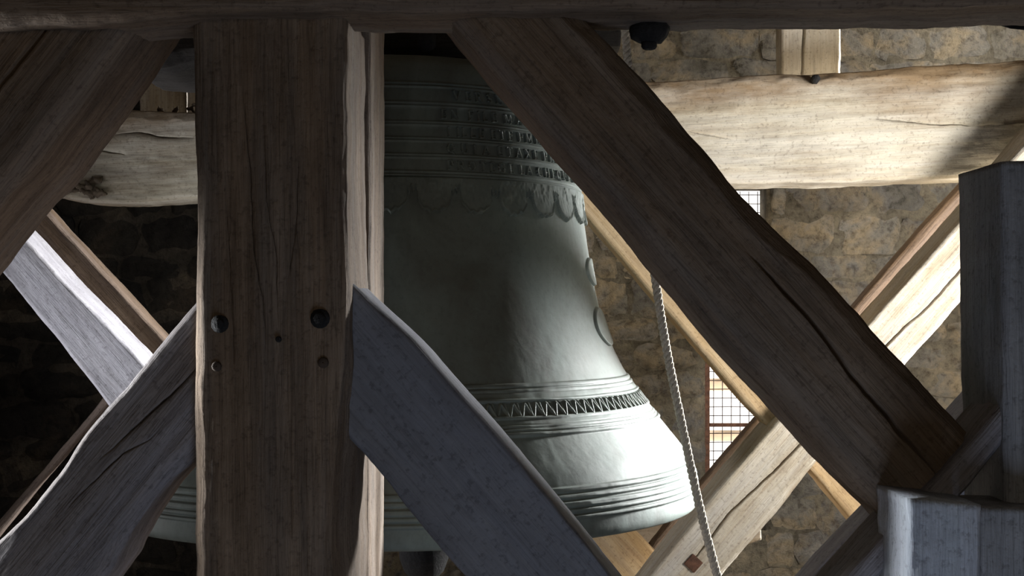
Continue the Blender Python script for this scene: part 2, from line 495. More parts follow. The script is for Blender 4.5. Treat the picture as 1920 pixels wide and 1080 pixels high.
def masonry_sheet(name, org, ud, vd, nrm, lu_, lv_, holes, mat, step=0.05, amp=0.02, thick=0.45, label=None):
    """rough wall face with real openings and reveals of the wall's thickness"""
    us = set(np.round(np.arange(0, lu_ + 1e-6, step), 4)); vs = set(np.round(np.arange(0, lv_ + 1e-6, step), 4))
    us.add(round(lu_, 4)); vs.add(round(lv_, 4))
    for (a, b, c, d) in holes:
        us |= {round(a, 4), round(b, 4)}; vs |= {round(c, 4), round(d, 4)}
    us = np.array(sorted(us)); vs = np.array(sorted(vs))
    U, V = np.meshgrid(us, vs, indexing='ij')
    h = amp * fbm(U * 7, V * 7, U * 0 + 1.5, 4, hash(name) % 97 if False else len(name))
    org = np.array(org, float); ud = np.array(ud, float); vd = np.array(vd, float); nrm = np.array(nrm, float)
    F3 = org + U[..., None] * ud + V[..., None] * vd + h[..., None] * nrm
    B3 = org + U[..., None] * ud + V[..., None] * vd - thick * nrm
    nu, nv = U.shape
    keep = np.ones((nu - 1, nv - 1), bool)
    uc = (us[1:] + us[:-1]) / 2; vc = (vs[1:] + vs[:-1]) / 2
    for (a, b, c, d) in holes:
        keep[np.ix_((uc > a) & (uc < b), (vc > c) & (vc < d))] = False
    q = grid_quads(nu, nv).reshape(nu - 1, nv - 1, 4)
    fq = q[keep]
    n = nu * nv
    bq = fq[:, ::-1] + n
    side = []
    K = np.pad(keep, 1)
    for i in range(nu - 1):
        for j in range(nv - 1):
            if not keep[i, j]: continue
            a, b, c, d = q[i, j]
            if not K[i, j + 1]: side.append((b, a, a + n, b + n))
            if not K[i + 2, j + 1]: side.append((d, c, c + n, d + n))
            if not K[i + 1, j]: side.append((a, d, d + n, a + n))
            if not K[i + 1, j + 2]: side.append((c, b, b + n, c + n))
    me = mesh_np(name, np.vstack([F3.reshape(-1, 3), B3.reshape(-1, 3)]), np.vstack([fq, bq, np.array(side)]), mat, False)
    return link(name, me, None, None, None, None, 'structure')


# back wall, the one in view
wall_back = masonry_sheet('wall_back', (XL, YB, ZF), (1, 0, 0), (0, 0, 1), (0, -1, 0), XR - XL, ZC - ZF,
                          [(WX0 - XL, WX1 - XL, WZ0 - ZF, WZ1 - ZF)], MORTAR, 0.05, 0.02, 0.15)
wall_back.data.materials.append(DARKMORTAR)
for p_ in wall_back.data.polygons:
    if p_.center.x < -1.2 + 0.12 * math.sin(p_.center.z * 9): p_.material_index = 1  # left part takes the mortar with shade in its colour
wall_right = masonry_sheet('wall_right', (XR, YF, ZF), (0, 1, 0), (0, 0, 1), (-1, 0, 0), YB - YF, ZC - ZF,
                           [(2.2 - YF, 2.8 - YF, -0.7 - ZF, 0.2 - ZF), (4.69 - YF, 5.5 - YF, -0.9 - ZF, 0.95 - ZF)], MORTAR, 0.08, 0.03, 0.5)
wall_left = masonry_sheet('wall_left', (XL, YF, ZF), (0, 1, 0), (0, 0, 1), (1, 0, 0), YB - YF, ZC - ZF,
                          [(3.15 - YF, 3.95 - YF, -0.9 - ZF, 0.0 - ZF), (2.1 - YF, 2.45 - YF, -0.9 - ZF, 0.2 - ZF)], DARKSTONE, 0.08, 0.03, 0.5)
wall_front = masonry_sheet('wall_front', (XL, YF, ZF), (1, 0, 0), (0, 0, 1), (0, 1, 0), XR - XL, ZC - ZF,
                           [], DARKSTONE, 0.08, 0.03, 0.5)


def rough_stone(seed):
    """one dressed rubble block, unit size, bulging front, 5x4 grid and skirt"""
    nx, nz = 6, 5
    u = np.linspace(-0.5, 0.5, nx); v = np.linspace(-0.5, 0.5, nz)
    U, V = np.meshgrid(u, v, indexing='ij')
    e = np.minimum(0.5 - abs(U), 0.5 - abs(V))
    y = -0.36 * np.clip(e / 0.10, 0, 1) ** 0.6 - 0.55 * fbm(U * 3 + seed, V * 3, U * 0 + seed, 3, seed)
    jx = 0.10 * vn(U * 3 + 9, V * 3, U * 0 + seed, seed); jz = 0.13 * vn(U * 3 + 5, V * 3 + 4, U * 0 + seed, seed + 3)
    k = 1 - 0.10 * ((abs(U) > 0.45) & (abs(V) > 0.45))
    X = (U + jx) * k; Z = (V + jz) * k
    fr = np.stack([X, y, Z], -1).reshape(-1, 3)
    idx = np.arange(nx * nz).reshape(nx, nz)
    ring = list(idx[:, 0]) + list(idx[-1, 1:]) + list(idx[::-1, -1][1:]) + list(idx[0, ::-1][1:-1])
    back = fr[ring].copy(); back[:, 1] = 1.0
    q = list(grid_quads(nx, nz, flip=True))
    m = len(ring); b0 = len(fr)
    for k_ in range(m):
        a, b = ring[k_], ring[(k_ + 1) % m]
        q.append((b, a, b0 + k_, b0 + (k_ + 1) % m)[::-1])
    return np.vstack([fr, back]), np.array(q)


def block_meshes(mat, tag, n=12):
    out = []
    for s in range(n):
        v, q = rough_stone(s * 7 + 3)
        me = mesh_np('stone', v, q[:, ::-1], mat, False)
        out.append(me)
    return out


def lay_stones():
    lit = block_meshes(STONE, 'a'); shaded_blocks = block_meshes(DARKSTONE, 'b')
    cells = []
    z = (HY - 1120) / F * YB
    row = 0
    while z < 1.5:
        h = random.uniform(0.10, 0.17)
        x = -2.42 + random.uniform(0, 0.15)
        while x < 2.44:
            wd = random.uniform(0.16, 0.36)
            x1 = min(x + wd, 2.46)
            segs = [(x, x1)]
            if z + h > WZ0 - 0.01 and z < WZ1 + 0.01:   # keep the window clear
                segs = []
                if x < WX0 - 0.005: segs.append((x, min(x1, WX0 + random.uniform(-0.02, 0.008))))
                if x1 > WX1 + 0.005: segs.append((max(x, WX1 + random.uniform(-0.006, 0.02)), x1))
            for a, b in segs:
                if b - a > 0.05: cells.append((a, b, z, z + h))
            x = x1 + 0.004
        z += h + 0.004
    # which of them the picture shows: the openings between the timbers
    pats = [(1120, 20, 1920, 160), (1400, 330, 1900, 780), (1080, 380, 1330, 900), (1400, 840, 1640, 1080),
            (225, 110, 370, 230), (0, 370, 370, 1080), (700, 1000, 880, 1080)]

    def shown(c):
        x0, x1 = c[0] / YB * F + CX, c[1] / YB * F + CX
        y0, y1 = HY - c[3] / YB * F, HY - c[2] / YB * F
        return any(x1 > p[0] and x0 < p[2] and y1 > p[1] and y0 < p[3] for p in pats)
    cells.sort(key=lambda c: not shown(c))
    far_v = []; far_q = []; n = 0
    for k, (a, b, c, d) in enumerate(cells):
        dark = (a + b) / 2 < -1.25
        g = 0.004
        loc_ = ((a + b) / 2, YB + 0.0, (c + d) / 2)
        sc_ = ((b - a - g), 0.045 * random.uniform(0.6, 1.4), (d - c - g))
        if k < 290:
            me = random.choice(shaded_blocks if dark else lit)
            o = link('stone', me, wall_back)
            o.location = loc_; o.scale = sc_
            o.rotation_euler = (0, random.uniform(-0.03, 0.03), 0)
        else:
            v, q = rough_stone(k % 12)
            far_v.append(v * np.array(sc_) + np.array(loc_)); far_q.append(q[:, ::-1] + n); n += len(v)
    if far_v:
        link('rubble_stones', mesh_np('rubble_stones', np.vstack(far_v), np.vstack(far_q), STONE, False), wall_back, kind='stuff')


lay_stones()


def box_mesh(name, x0, x1, y0, y1, z0, z1, mat, bevel=0.0):
    import bmesh
    bm = bmesh.new()
    bmesh.ops.create_cube(bm, size=1)
    for v in bm.verts:
        v.co = Vector(((x0 + x1) / 2 + v.co.x * (x1 - x0), (y0 + y1) / 2 + v.co.y * (y1 - y0), (z0 + z1) / 2 + v.co.z * (z1 - z0)))
    if bevel:
        bmesh.ops.bevel(bm, geom=bm.edges[:], offset=bevel, segments=2, affect='EDGES', profile=0.6)
    me = bpy.data.meshes.new(name); bm.to_mesh(me); bm.free()
    me.materials.append(mat)
    return me


fl = link('floor', box_mesh('floor', XL, XR, YF, YB, ZF - 0.08, ZF, OAK_DARK), kind='structure')
for k in range(16):
    x0 = XL + (XR - XL) * k / 16
    link('plank', box_mesh('plank', x0 + 0.006, x0 + (XR - XL) / 16 - 0.006, YF + 0.02, YB - 0.05, ZF, ZF + 0.025, OAK_DARK, 0.004), fl)
ce = link('ceiling', box_mesh('ceiling', XL, XR, YF, YB, ZC, ZC + 0.08, OAK_BROWN), kind='structure')
for k in range(16):
    x0 = XL + (XR - XL) * k / 16
    link('plank', box_mesh('plank', x0 + 0.006, x0 + (XR - XL) / 16 - 0.006, YF + 0.02, YB - 0.05, ZC - 0.03, ZC, OAK_BROWN, 0.004), ce)


# ------------------------------------------------------------------ window in the back wall
def tube(pts, r, ns=6, closed_ends=True):
    pts = np.array(pts, float)
    n = len(pts)
    tan = np.gradient(pts, axis=0)
    tan /= np.linalg.norm(tan, axis=1)[:, None] + 1e-12
    ref = np.array([0, 1.0, 0]) if abs(tan[0][1]) < 0.8 else np.array([1.0, 0, 0])
    u = np.cross(tan, ref); u /= np.linalg.norm(u, axis=1)[:, None] + 1e-12
    v = np.cross(tan, u)
    r = np.broadcast_to(np.asarray(r, float), (n,))
    a = np.linspace(0, 2 * np.pi, ns, endpoint=False)
    V = pts[:, None, :] + r[:, None, None] * (np.cos(a)[None, :, None] * u[:, None, :] + np.sin(a)[None, :, None] * v[:, None, :])
    q = grid_quads(n, ns, wrap_v=True, flip=True)
    verts = V.reshape(-1, 3)
    tris = None
    if closed_ends:
        verts = np.vstack([verts, pts[0], pts[-1]])
        j = np.arange(ns); j2 = (j + 1) % ns
        tris = np.vstack([np.stack([np.full(ns, n * ns), j, j2], -1), np.stack([np.full(ns, n * ns + 1), (n - 1) * ns + j2, (n - 1) * ns + j], -1)])
    return verts, q, tris


def join(parts):
    V = []; Q = []; T = []; n = 0
    for v, q, t in parts:
        V.append(v); Q.append(np.asarray(q).reshape(-1, 4) + n)
        if t is not None and len(t): T.append(np.asarray(t) + n)
        n += len(v)
    return np.vstack(V), np.vstack(Q), (np.vstack(T) if T else None)


def obj_parts(name, parts, mat, parent=None, smooth=True, **kw):
    v, q, t = join(parts)
    return link(name, mesh_np(name, v, q, mat, smooth, t), parent, **kw)


YW = YB + 0.16
win = bpy.data.objects.new('window_1', None); COL.objects.link(win)
win['kind'] = 'structure'
win.location = ((WX0 + WX1) / 2, YW, WZ0)
inv = Matrix.Translation(-Vector(win.location))


def wchild(name, me):
    me.transform(inv)
    return link(name, me, win)


fx0, fx1 = WX0 - 0.03, WX1 + 0.05
zb = (HY - 797) / F * YW
fxl = (1326 - CX) / F * YW
for (x0, x1, z0, z1) in ((fx0, fxl + 0.012, WZ0, WZ1), (WX1 + 0.03, fx1, WZ0, WZ1)):
    wchild('frame_upright', box_mesh('frame_upright', x0, x1, YW, YW + 0.02, z0, z1, RUST, 0.002))
for zz in (zb, zb + 0.53, zb - 0.36 + 0.0):
    wchild('frame_bar', box_mesh('frame_bar', fxl + 0.012, WX1 - 0.02, YW - 0.004, YW + 0.018, zz - 0.008, zz + 0.008, RUST, 0.002))
sp = 16.6 / F * YW
k = 0
x = fxl + 0.03
while x < WX1:
    v, q, t = tube([(x, YW + 0.012, WZ0), (x + 0.001, YW + 0.012, (WZ0 + WZ1) / 2), (x, YW + 0.012, WZ1)], 0.0022, 5)
    wchild('mesh_wire', mesh_np('mesh_wire', v, q, WIRE, True, t)); x += sp
z = WZ0 + 0.01
while z < WZ1:
    v, q, t = tube([(fx0 + 0.02, YW + 0.015, z), ((WX0 + WX1) / 2, YW + 0.015, z + 0.001), (fx1, YW + 0.015, z)], 0.0022, 5)
    wchild('mesh_wire', mesh_np('mesh_wire', v, q, WIRE, True, t)); z += sp
# louvre boards outside the wire
ZL = (HY - 738) / F * (YB + 0.5)
for k in range(-3, 4):
    zz = ZL + k * 0.242
    me = box_mesh('louvre_slat', WX0 - 0.1, WX1 + 0.1, -0.10, 0.10, -0.009, 0.009, LOUVRE, 0.003)
    me.transform(Matrix.Translation((0, YB + 0.46, zz + 0.045)) @ Matrix.Rotation(math.radians(-16), 4, 'X'))
    wchild('louvre_slat', me)

# vertical boards against the back wall, above the long rail
timber('wall_stud', 'pale upright stud with a long black split, above the right end of the rail', 'timber', 4.78, 0.10,
       [(1577, -90), (1576, 60), (1574, 260)], [(1463, -90), (1465, 60), (1466, 260)], OAK_PALE,
       cracks=[([(1512, -60), (1509, 45), (1506, 90), (1503, 200)], 6, 0.03)])
timber('wall_board', 'pale upright board seen left of the big post, above the ragged left end of the rail', 'timber', 4.78, 0.06,
       [(344, -60), (345, 100), (345, 300)], [(262, -60), (261, 100), (262, 300)], OAK_WHITE)
timber('wall_board', 'narrow pale upright board tucked against the left edge of the big post', 'timber', 4.76, 0.06,
       [(392, -60), (392, 100), (392, 300)], [(352, -60), (351, 100), (352, 300)], OAK_WHITE)

# ------------------------------------------------------------------ rear frame
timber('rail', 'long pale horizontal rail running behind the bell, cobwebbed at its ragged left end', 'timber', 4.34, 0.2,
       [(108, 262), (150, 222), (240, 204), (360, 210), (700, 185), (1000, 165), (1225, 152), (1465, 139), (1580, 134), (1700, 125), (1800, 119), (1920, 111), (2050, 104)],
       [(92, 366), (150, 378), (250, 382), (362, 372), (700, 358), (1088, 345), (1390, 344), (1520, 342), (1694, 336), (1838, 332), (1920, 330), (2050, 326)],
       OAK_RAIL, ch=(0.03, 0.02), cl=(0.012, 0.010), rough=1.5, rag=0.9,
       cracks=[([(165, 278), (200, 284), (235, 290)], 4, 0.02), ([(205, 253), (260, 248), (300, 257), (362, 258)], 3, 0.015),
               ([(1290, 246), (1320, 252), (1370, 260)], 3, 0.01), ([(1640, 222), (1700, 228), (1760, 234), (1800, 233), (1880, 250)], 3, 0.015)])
timber('brace', 'brown brace behind the bright diagonal, only its upper left strip showing', 'timber', 4.58, 0.1,
       [(1120, 1148), (1177, 1080), (1310, 917), (1418, 791), (1600, 582), (1741, 418), (1834, 318), (1950, 190)],
       [(1230, 1220), (1300, 1130), (1420, 985), (1520, 870), (1690, 670), (1830, 510), (1920, 400), (2050, 260)], OAK_BROWN, ch=(0.015, 0.015))
NB = timber('brace', 'long diagonal brace, bleached white at top right, with a square iron plate at its foot', 'timber', 4.10, 0.2,
       [(1130, 1190), (1218, 1080), (1340, 925), (1466, 776), (1540, 692), (1633, 603), (1685, 545), (1737, 488), (1807, 408), (1848, 362), (1877, 323), (1920, 272), (2040, 130)],
       [(1270, 1190), (1362, 1073), (1450, 970), (1538, 861), (1620, 766), (1700, 683), (1767, 612), (1815, 556), (1881, 478), (1960, 385), (2130, 190)],
       OAK_WHITE, ch=(0.008, 0.01), cl=[(0, 0.02, 0.02), (0.5, 0.02, 0.02), (1, 0.035, 0.03)], rag=0.8, rough=1.2,
       cracks=[([(1300, 1050), (1336, 1006), (1370, 958), (1399, 932), (1444, 891), (1481, 854), (1507, 828), (1560, 765), (1620, 690), (1668, 643), (1696, 614), (1730, 586), (1759, 556), (1796, 512), (1833, 464), (1863, 423), (1900, 385)], 4.5, 0.03)])
timber('brace', 'beige diagonal brace leaning from behind the bell down to the wire-meshed window', 'timber', 4.17, 0.14,
       [(980, 95), (1120, 262), (1300, 480), (1460, 672), (1560, 790), (1640, 885), (1760, 1030)],
       [(880, 150), (1028, 322), (1104, 412), (1236, 568), (1306, 648), (1398, 757), (1443, 803), (1530, 893), (1594, 972), (1700, 1100)], OAK_HONEY,
       cl=(0.012, 0.008))
timber('brace', 'orange brown brace under the bell rim, behind the beige diagonal', 'timber', 4.45, 0.12,
       [(1020, 810), (1100, 893), (1188, 994), (1231, 1039), (1330, 1150)], [(900, 930), (980, 1010), (1060, 1100), (1140, 1190)], OAK_HONEY)
timber('sill_beam', 'short pale horizontal timber behind the orange brace under the bell rim', 'timber', 4.9, 0.12,
       [(1060, 930), (1250, 932), (1426, 975)], [(1060, 1075), (1250, 1070), (1428, 1014)], OAK_PALE)
timber('brace', 'lilac grey diagonal brace in the lower left with a beige upper side', 'timber', 4.10, 0.2,
       [(-60, 335), (45, 447), (130, 540), (205, 615), (275, 690), (440, 865)],
       [(-130, 355), (0, 505), (110, 640), (200, 757), (340, 930), (440, 1055)], OAK_LILAC, ch=(0.008, 0.008), rag=0.6)
timber('brace', 'brown diagonal brace directly behind the lilac grey one', 'timber', 4.42, 0.12,
       [(10, 318), (84, 395), (218, 540), (310, 640), (460, 805)], [(-60, 370), (20, 460), (160, 610), (250, 710), (400, 870)], OAK_BROWN)
timber('batten', 'thin brown batten behind the grey lower left brace', 'timber', 4.40, 0.05,
       [(-70, 1060), (0, 975), (100, 855), (190, 750), (230, 702)], [(-60, 1075), (10, 985), (110, 868), (200, 762), (238, 716)], OAK_BROWN)

# ------------------------------------------------------------------ bell
RB, YC = 0.82, 3.55
XC = YC * math.tan(math.atan(350 / F) - math.asin(RB / YC) * 1.0)
# solve the axis so that the rim's right tangent falls on column 1310
for _ in range(30):
    dist = math.hypot(XC, YC)
    XC = YC * math.tan(math.atan(350 / F) - math.asin(RB / dist))
DIST = math.hypot(XC, YC); TH0 = math.atan2(XC, YC)
SIL = [(1303, 947), (1310, 938), (1309, 915), (1303, 885), (1292, 858), (1275, 832), (1254, 806), (1232, 778), (1212, 754), (1196, 733), (1182, 712),
       (1166, 685), (1150, 652), (1136, 618), (1124, 580), (1115, 540), (1107, 500), (1101, 460), (1096, 425), (1091, 390), (1088, 355),
       (1083, 320), (1077, 280), (1071, 245), (1063, 215), (1052, 190), (1036, 168), (1008, 153), (965, 146), (870, 143)]
prr = []; pzz = []
for (x_, y_) in SIL:
    al = math.atan((x_ - CX) / F)
    r_ = DIST * math.sin(al - TH0)
    dt = math.sqrt(DIST ** 2 - r_ ** 2)
    prr.append(r_); pzz.append((HY - y_) / F * dt * math.cos(al))
pr = np.array(prr[::-1]); pz = np.array(pzz[::-1])      # top to bottom
sarc = np.concatenate([[0], np.cumsum(np.hypot(np.diff(pr), np.diff(pz)))])


def smooth_profile(step=0.0035):
    s = np.arange(0, sarc[-1], step)
    r = np.interp(s, sarc, pr); z = np.interp(s, sarc, pz)
    k = np.hanning(13); k /= k.sum()
    rp = np.convolve(np.pad(r, 6, 'edge'), k, 'valid'); zp = np.convolve(np.pad(z, 6, 'edge'), k, 'valid')
    return rp, zp


PRr, PRz = smooth_profile()


def r_of_z(z):
    return np.interp(z, PRz[::-1], PRr[::-1])


def on_bell(px, py):
    """angle and height of the bell surface on a line of sight"""
    dx, dz = (px - CX) / F, (HY - py) / F
    r = 0.5
    for _ in range(40):
        a = dx * dx + 1; b = -2 * (dx * XC + YC); c = XC * XC + YC * YC - r * r
        disc = max(b * b - 4 * a * c, 0)
        t = (-b - math.sqrt(disc)) / (2 * a)
        r = 0.5 * r + 0.5 * float(r_of_z(dz * t))
    return math.atan2(dx * t - XC, -(t - YC)), dz * t      # angle 0 faces the camera plane, + to the right


def bellpt(th, z, h=0.0):
    r = r_of_z(z) + h
    return np.stack([r * np.sin(th), -r * np.cos(th), z + 0 * th], -1)


bell = bpy.data.objects.new('bell', None); COL.objects.link(bell)
bell.location = (XC, YC, 0)
bell['label'] = 'large grey-green bronze bell with raised lettering hanging in the timber frame'
bell['category'] = 'bell'

RIDGES = []   # (z, half width, height)


def ridge(px, py, hw=0.004, h=0.0045):
    RIDGES.append((on_bell(px, py)[1], hw, h))


for (x_, y_) in ((900, 163), (900, 169), (880, 197), (880, 203), (870, 232), (870, 237), (870, 262), (870, 267), (880, 293), (880, 298), (880, 325), (880, 331), (880, 338)):
    ridge(x_, y_, 0.0032, 0.0045)
for (x_, y_, hw, h) in ((1060, 720, .006, .006), (1060, 729, .005, .005), (1060, 740, .012, .004), (1060, 748, .004, .008), (1060, 781, .004, .008), (1060, 789, .008, .004), (1060, 797, .004, .006), (1060, 803, .004, .006), (1060, 811, .005, .007)):
    ridge(x_, y_, hw, h)
for (x_, y_, hw, h) in ((1150, 909, .007, .006), (1150, 922, .006, .006), (1150, 937, .008, .007), (1150, 949, .006, .006), (1150, 961, .005, .006)):
    ridge(x_, y_, hw, h)


def ridge_h(z):
    h = 0 * z
    for (zc, hw, hh) in RIDGES:
        h = np.maximum(h, hh * np.clip(1.35 * (1 - ((z - zc) / hw) ** 2), 0, 1))
    return h


def make_shell():
    # rows: dense where there are mouldings
    s = np.arange(0, sarc[-1], 0.0017)
    sp_ = np.linspace(0, sarc[-1], len(PRr))
    z = np.interp(s, sp_, PRz); r = np.interp(s, sp_, PRr)
    near = np.zeros(len(s), bool)
    for (zc, hw, hh) in RIDGES: near |= abs(z - zc) < hw * 1.8
    keep = near | (np.arange(len(s)) % 4 == 0)
    s = s[keep]; z = z[keep]; r = r[keep]
    dr = np.gradient(r, s); dz_ = np.gradient(z, s)
    nr = -dz_; nz = dr
    th = np.concatenate([np.linspace(-1.2, 1.75, 560), np.linspace(1.75, 2 * math.pi - 1.2, 90)[1:-1]])
    TH, R = np.meshgrid(th, r); _, Z = np.meshgrid(th, z)
    h = ridge_h(Z) + 0.0010 * fbm(TH * 5, Z * 7, TH * 0, 3, 5) + 0.00025 * fbm(TH * 40, Z * 60, TH * 0 + 3, 2, 8)
    wear = 0.5 + 0.5 * np.clip(fbm(TH * 5, Z * 30, TH * 0, 3, 15) + 0.6, 0, 1)
    h = ridge_h(Z) * wear + (h - ridge_h(Z))
    Rn = R + nr[:, None] * h; Zn = Z + nz[:, None] * h
    outer = np.stack([Rn * np.sin(TH), -Rn * np.cos(TH), Zn], -1)
    n1 = len(r); nc = len(th)
    # lip and inside
    ir = []; iz = []
    rl, zl = r[-1], z[-1]
    for (dr_, dzv) in ((-0.012, -0.002), (-0.03, 0.0), (-0.06, 0.01), (-0.085, 0.04), (-0.10, 0.09)):
        ir.append(rl + dr_); iz.append(zl + dzv)
    for f_ in np.linspace(0.15, 0.97, 14):
        zz = zl + (z[0] - zl) * f_
        ir.append(max(0.02, float(r_of_z(zz)) - 0.11 + 0.05 * f_)); iz.append(zz - 0.02)
    ir.append(0.01); iz.append(z[0] - 0.05)
    ir = np.array(ir); iz = np.array(iz)
    inner = np.stack([ir[:, None] * np.sin(th)[None, :], -ir[:, None] * np.cos(th)[None, :], np.repeat(iz[:, None], nc, 1)], -1)
    # crown cap above
    cr = np.array([0.0, 0.08, 0.18]) ; cz_ = np.array([z[0] + 0.012, z[0] + 0.011, z[0] + 0.008])
    cr = np.minimum(cr, r[0] * 0.9)
    cap = np.stack([cr[:, None] * np.sin(th)[None, :], -cr[:, None] * np.cos(th)[None, :], np.repeat(cz_[:, None], nc, 1)], -1)
    V = np.concatenate([cap, outer, inner], 0)
    q = grid_quads(V.shape[0], nc, wrap_v=True, flip=True)
    return mesh_np('shell', V.reshape(-1, 3), q[:, ::-1], BRONZE)


link('shell', make_shell(), bell)


def relief_patch(name, th0, th1, z0, z1, nth, nz, hf, label=None):
    th = np.linspace(th0, th1, nth); z = np.linspace(z0, z1, nz)
    TH, Z = np.meshgrid(th, z, indexing='ij')
    V = bellpt(TH, Z, hf(TH, Z))
    me = mesh_np(name, V.reshape(-1, 3), grid_quads(nth, nz), BRONZE)
    # point the faces outwards
    n = me.polygons[len(me.polygons) // 2].normal
    c = me.polygons[len(me.polygons) // 2].center
    if n.x * c.x + n.y * c.y < 0: me.flip_normals()
    return link(name, me, bell, label)


# zigzag frieze round the sound bow
zt = on_bell(1060, 750)[1]; zbm = on_bell(1060, 779)[1]
rz = float(r_of_z((zt + zbm) / 2))
PER = 0.031 / rz


def zig(TH, Z):
    f = (Z - zbm) / (zt - zbm)
    p = (TH / PER) % 1.0
    a = abs(p - 0.62 * np.clip(f, 0, 1)); a2 = abs(p - 1 + 0.38 * np.clip(f, 0, 1))
    dist_ = np.minimum(np.minimum(a, a2), abs(1 + a * 0 - p + 0)) * PER * rz
    line = np.clip(1.6 - dist_ / 0.0026, 0, 1)
    inside = np.clip(np.minimum(f, 1 - f) / 0.08 + 0.3, 0, 1)
    return 0.0015 + 0.007 * line * inside


relief_patch('zigzag_frieze', -0.7, 1.75, zbm, zt, 1100, 22, zig)

# scalloped drapery under the inscription
FEST = []
for (xa, xb, yt, yb) in ((862, 922, 340, 403), (935, 985, 342, 408), (995, 1028, 345, 411), (1040, 1064, 348, 416), (1074, 1086, 350, 420)):
    ta, _ = on_bell(xa, yt); tb, _ = on_bell(xb, yt)
    FEST.append((ta, tb))
zft = on_bell(900, 340)[1]; zfb = on_bell(900, 402)[1]
wid = np.mean([b - a for a, b in FEST[:3]]); pit = (FEST[2][0] - FEST[0][0]) / 2
t0f = FEST[0][0]


def fest(TH, Z):
    f = (zft - Z) / (zft - zfb)            # 0 at top, 1 at foot of scallop
    k = np.floor((TH - t0f + (pit - wid) / 2) / pit)
    p = (TH - t0f - k * pit) / wid          # 0..1 inside scallop
    c = abs(p - 0.5) * 2
    n = 0.06 * fbm(TH * 40, Z * 60, TH * 0, 3, 3)
    foot = 0.55 + 0.45 * np.sqrt(np.clip(1 - c ** 2, 0, 1)) * (c < 1)
    foot = np.where(c >= 1, 0.35 + 0.1 * np.sin(TH * 300), foot) + n + 0.025 * np.sin(TH * 170)
    e = (foot - f)
    h = 0.007 * np.clip(e / 0.05, -1, 1)
    h = h + 0.002 * np.clip(e, 0, 1) * vn(TH * 90, Z * 110, TH * 0, 9) * (e > 0.05)
    rim_ = np.exp(-((e - 0.07) / 0.05) ** 2) * 0.003
    return np.where(e > -0.05, h + rim_, -0.01)


relief_patch('drapery_relief', -0.9, 1.75, zfb - 0.01, zft + 0.004, 900, 60, fest)

# small cast medallion edges on the waist at the right
for (x0_, y0_, y1_) in ((1100, 480, 535), (1117, 575, 650)):
    ta, za = on_bell(x0_ - 3, (y0_ + y1_) / 2)
    hh_ = (y1_ - y0_) / F * 3.4 / 2

    def med(TH, Z, ta=ta, za=za, hh_=hh_):
        q = ((TH - ta - 0.16) / 0.15) ** 2 + ((Z - za) / hh_) ** 2
        return np.where(q < 1.15, 0.006 * np.clip((1.0 - q) / 0.12, -1, 1) + 0.0025 * np.exp(-((q - 0.8) / 0.1) ** 2), -0.008)
    relief_patch('medallion', ta - 0.03, ta + 0.35, za - hh_ * 1.1, za + hh_ * 1.1, 70, 50, med)

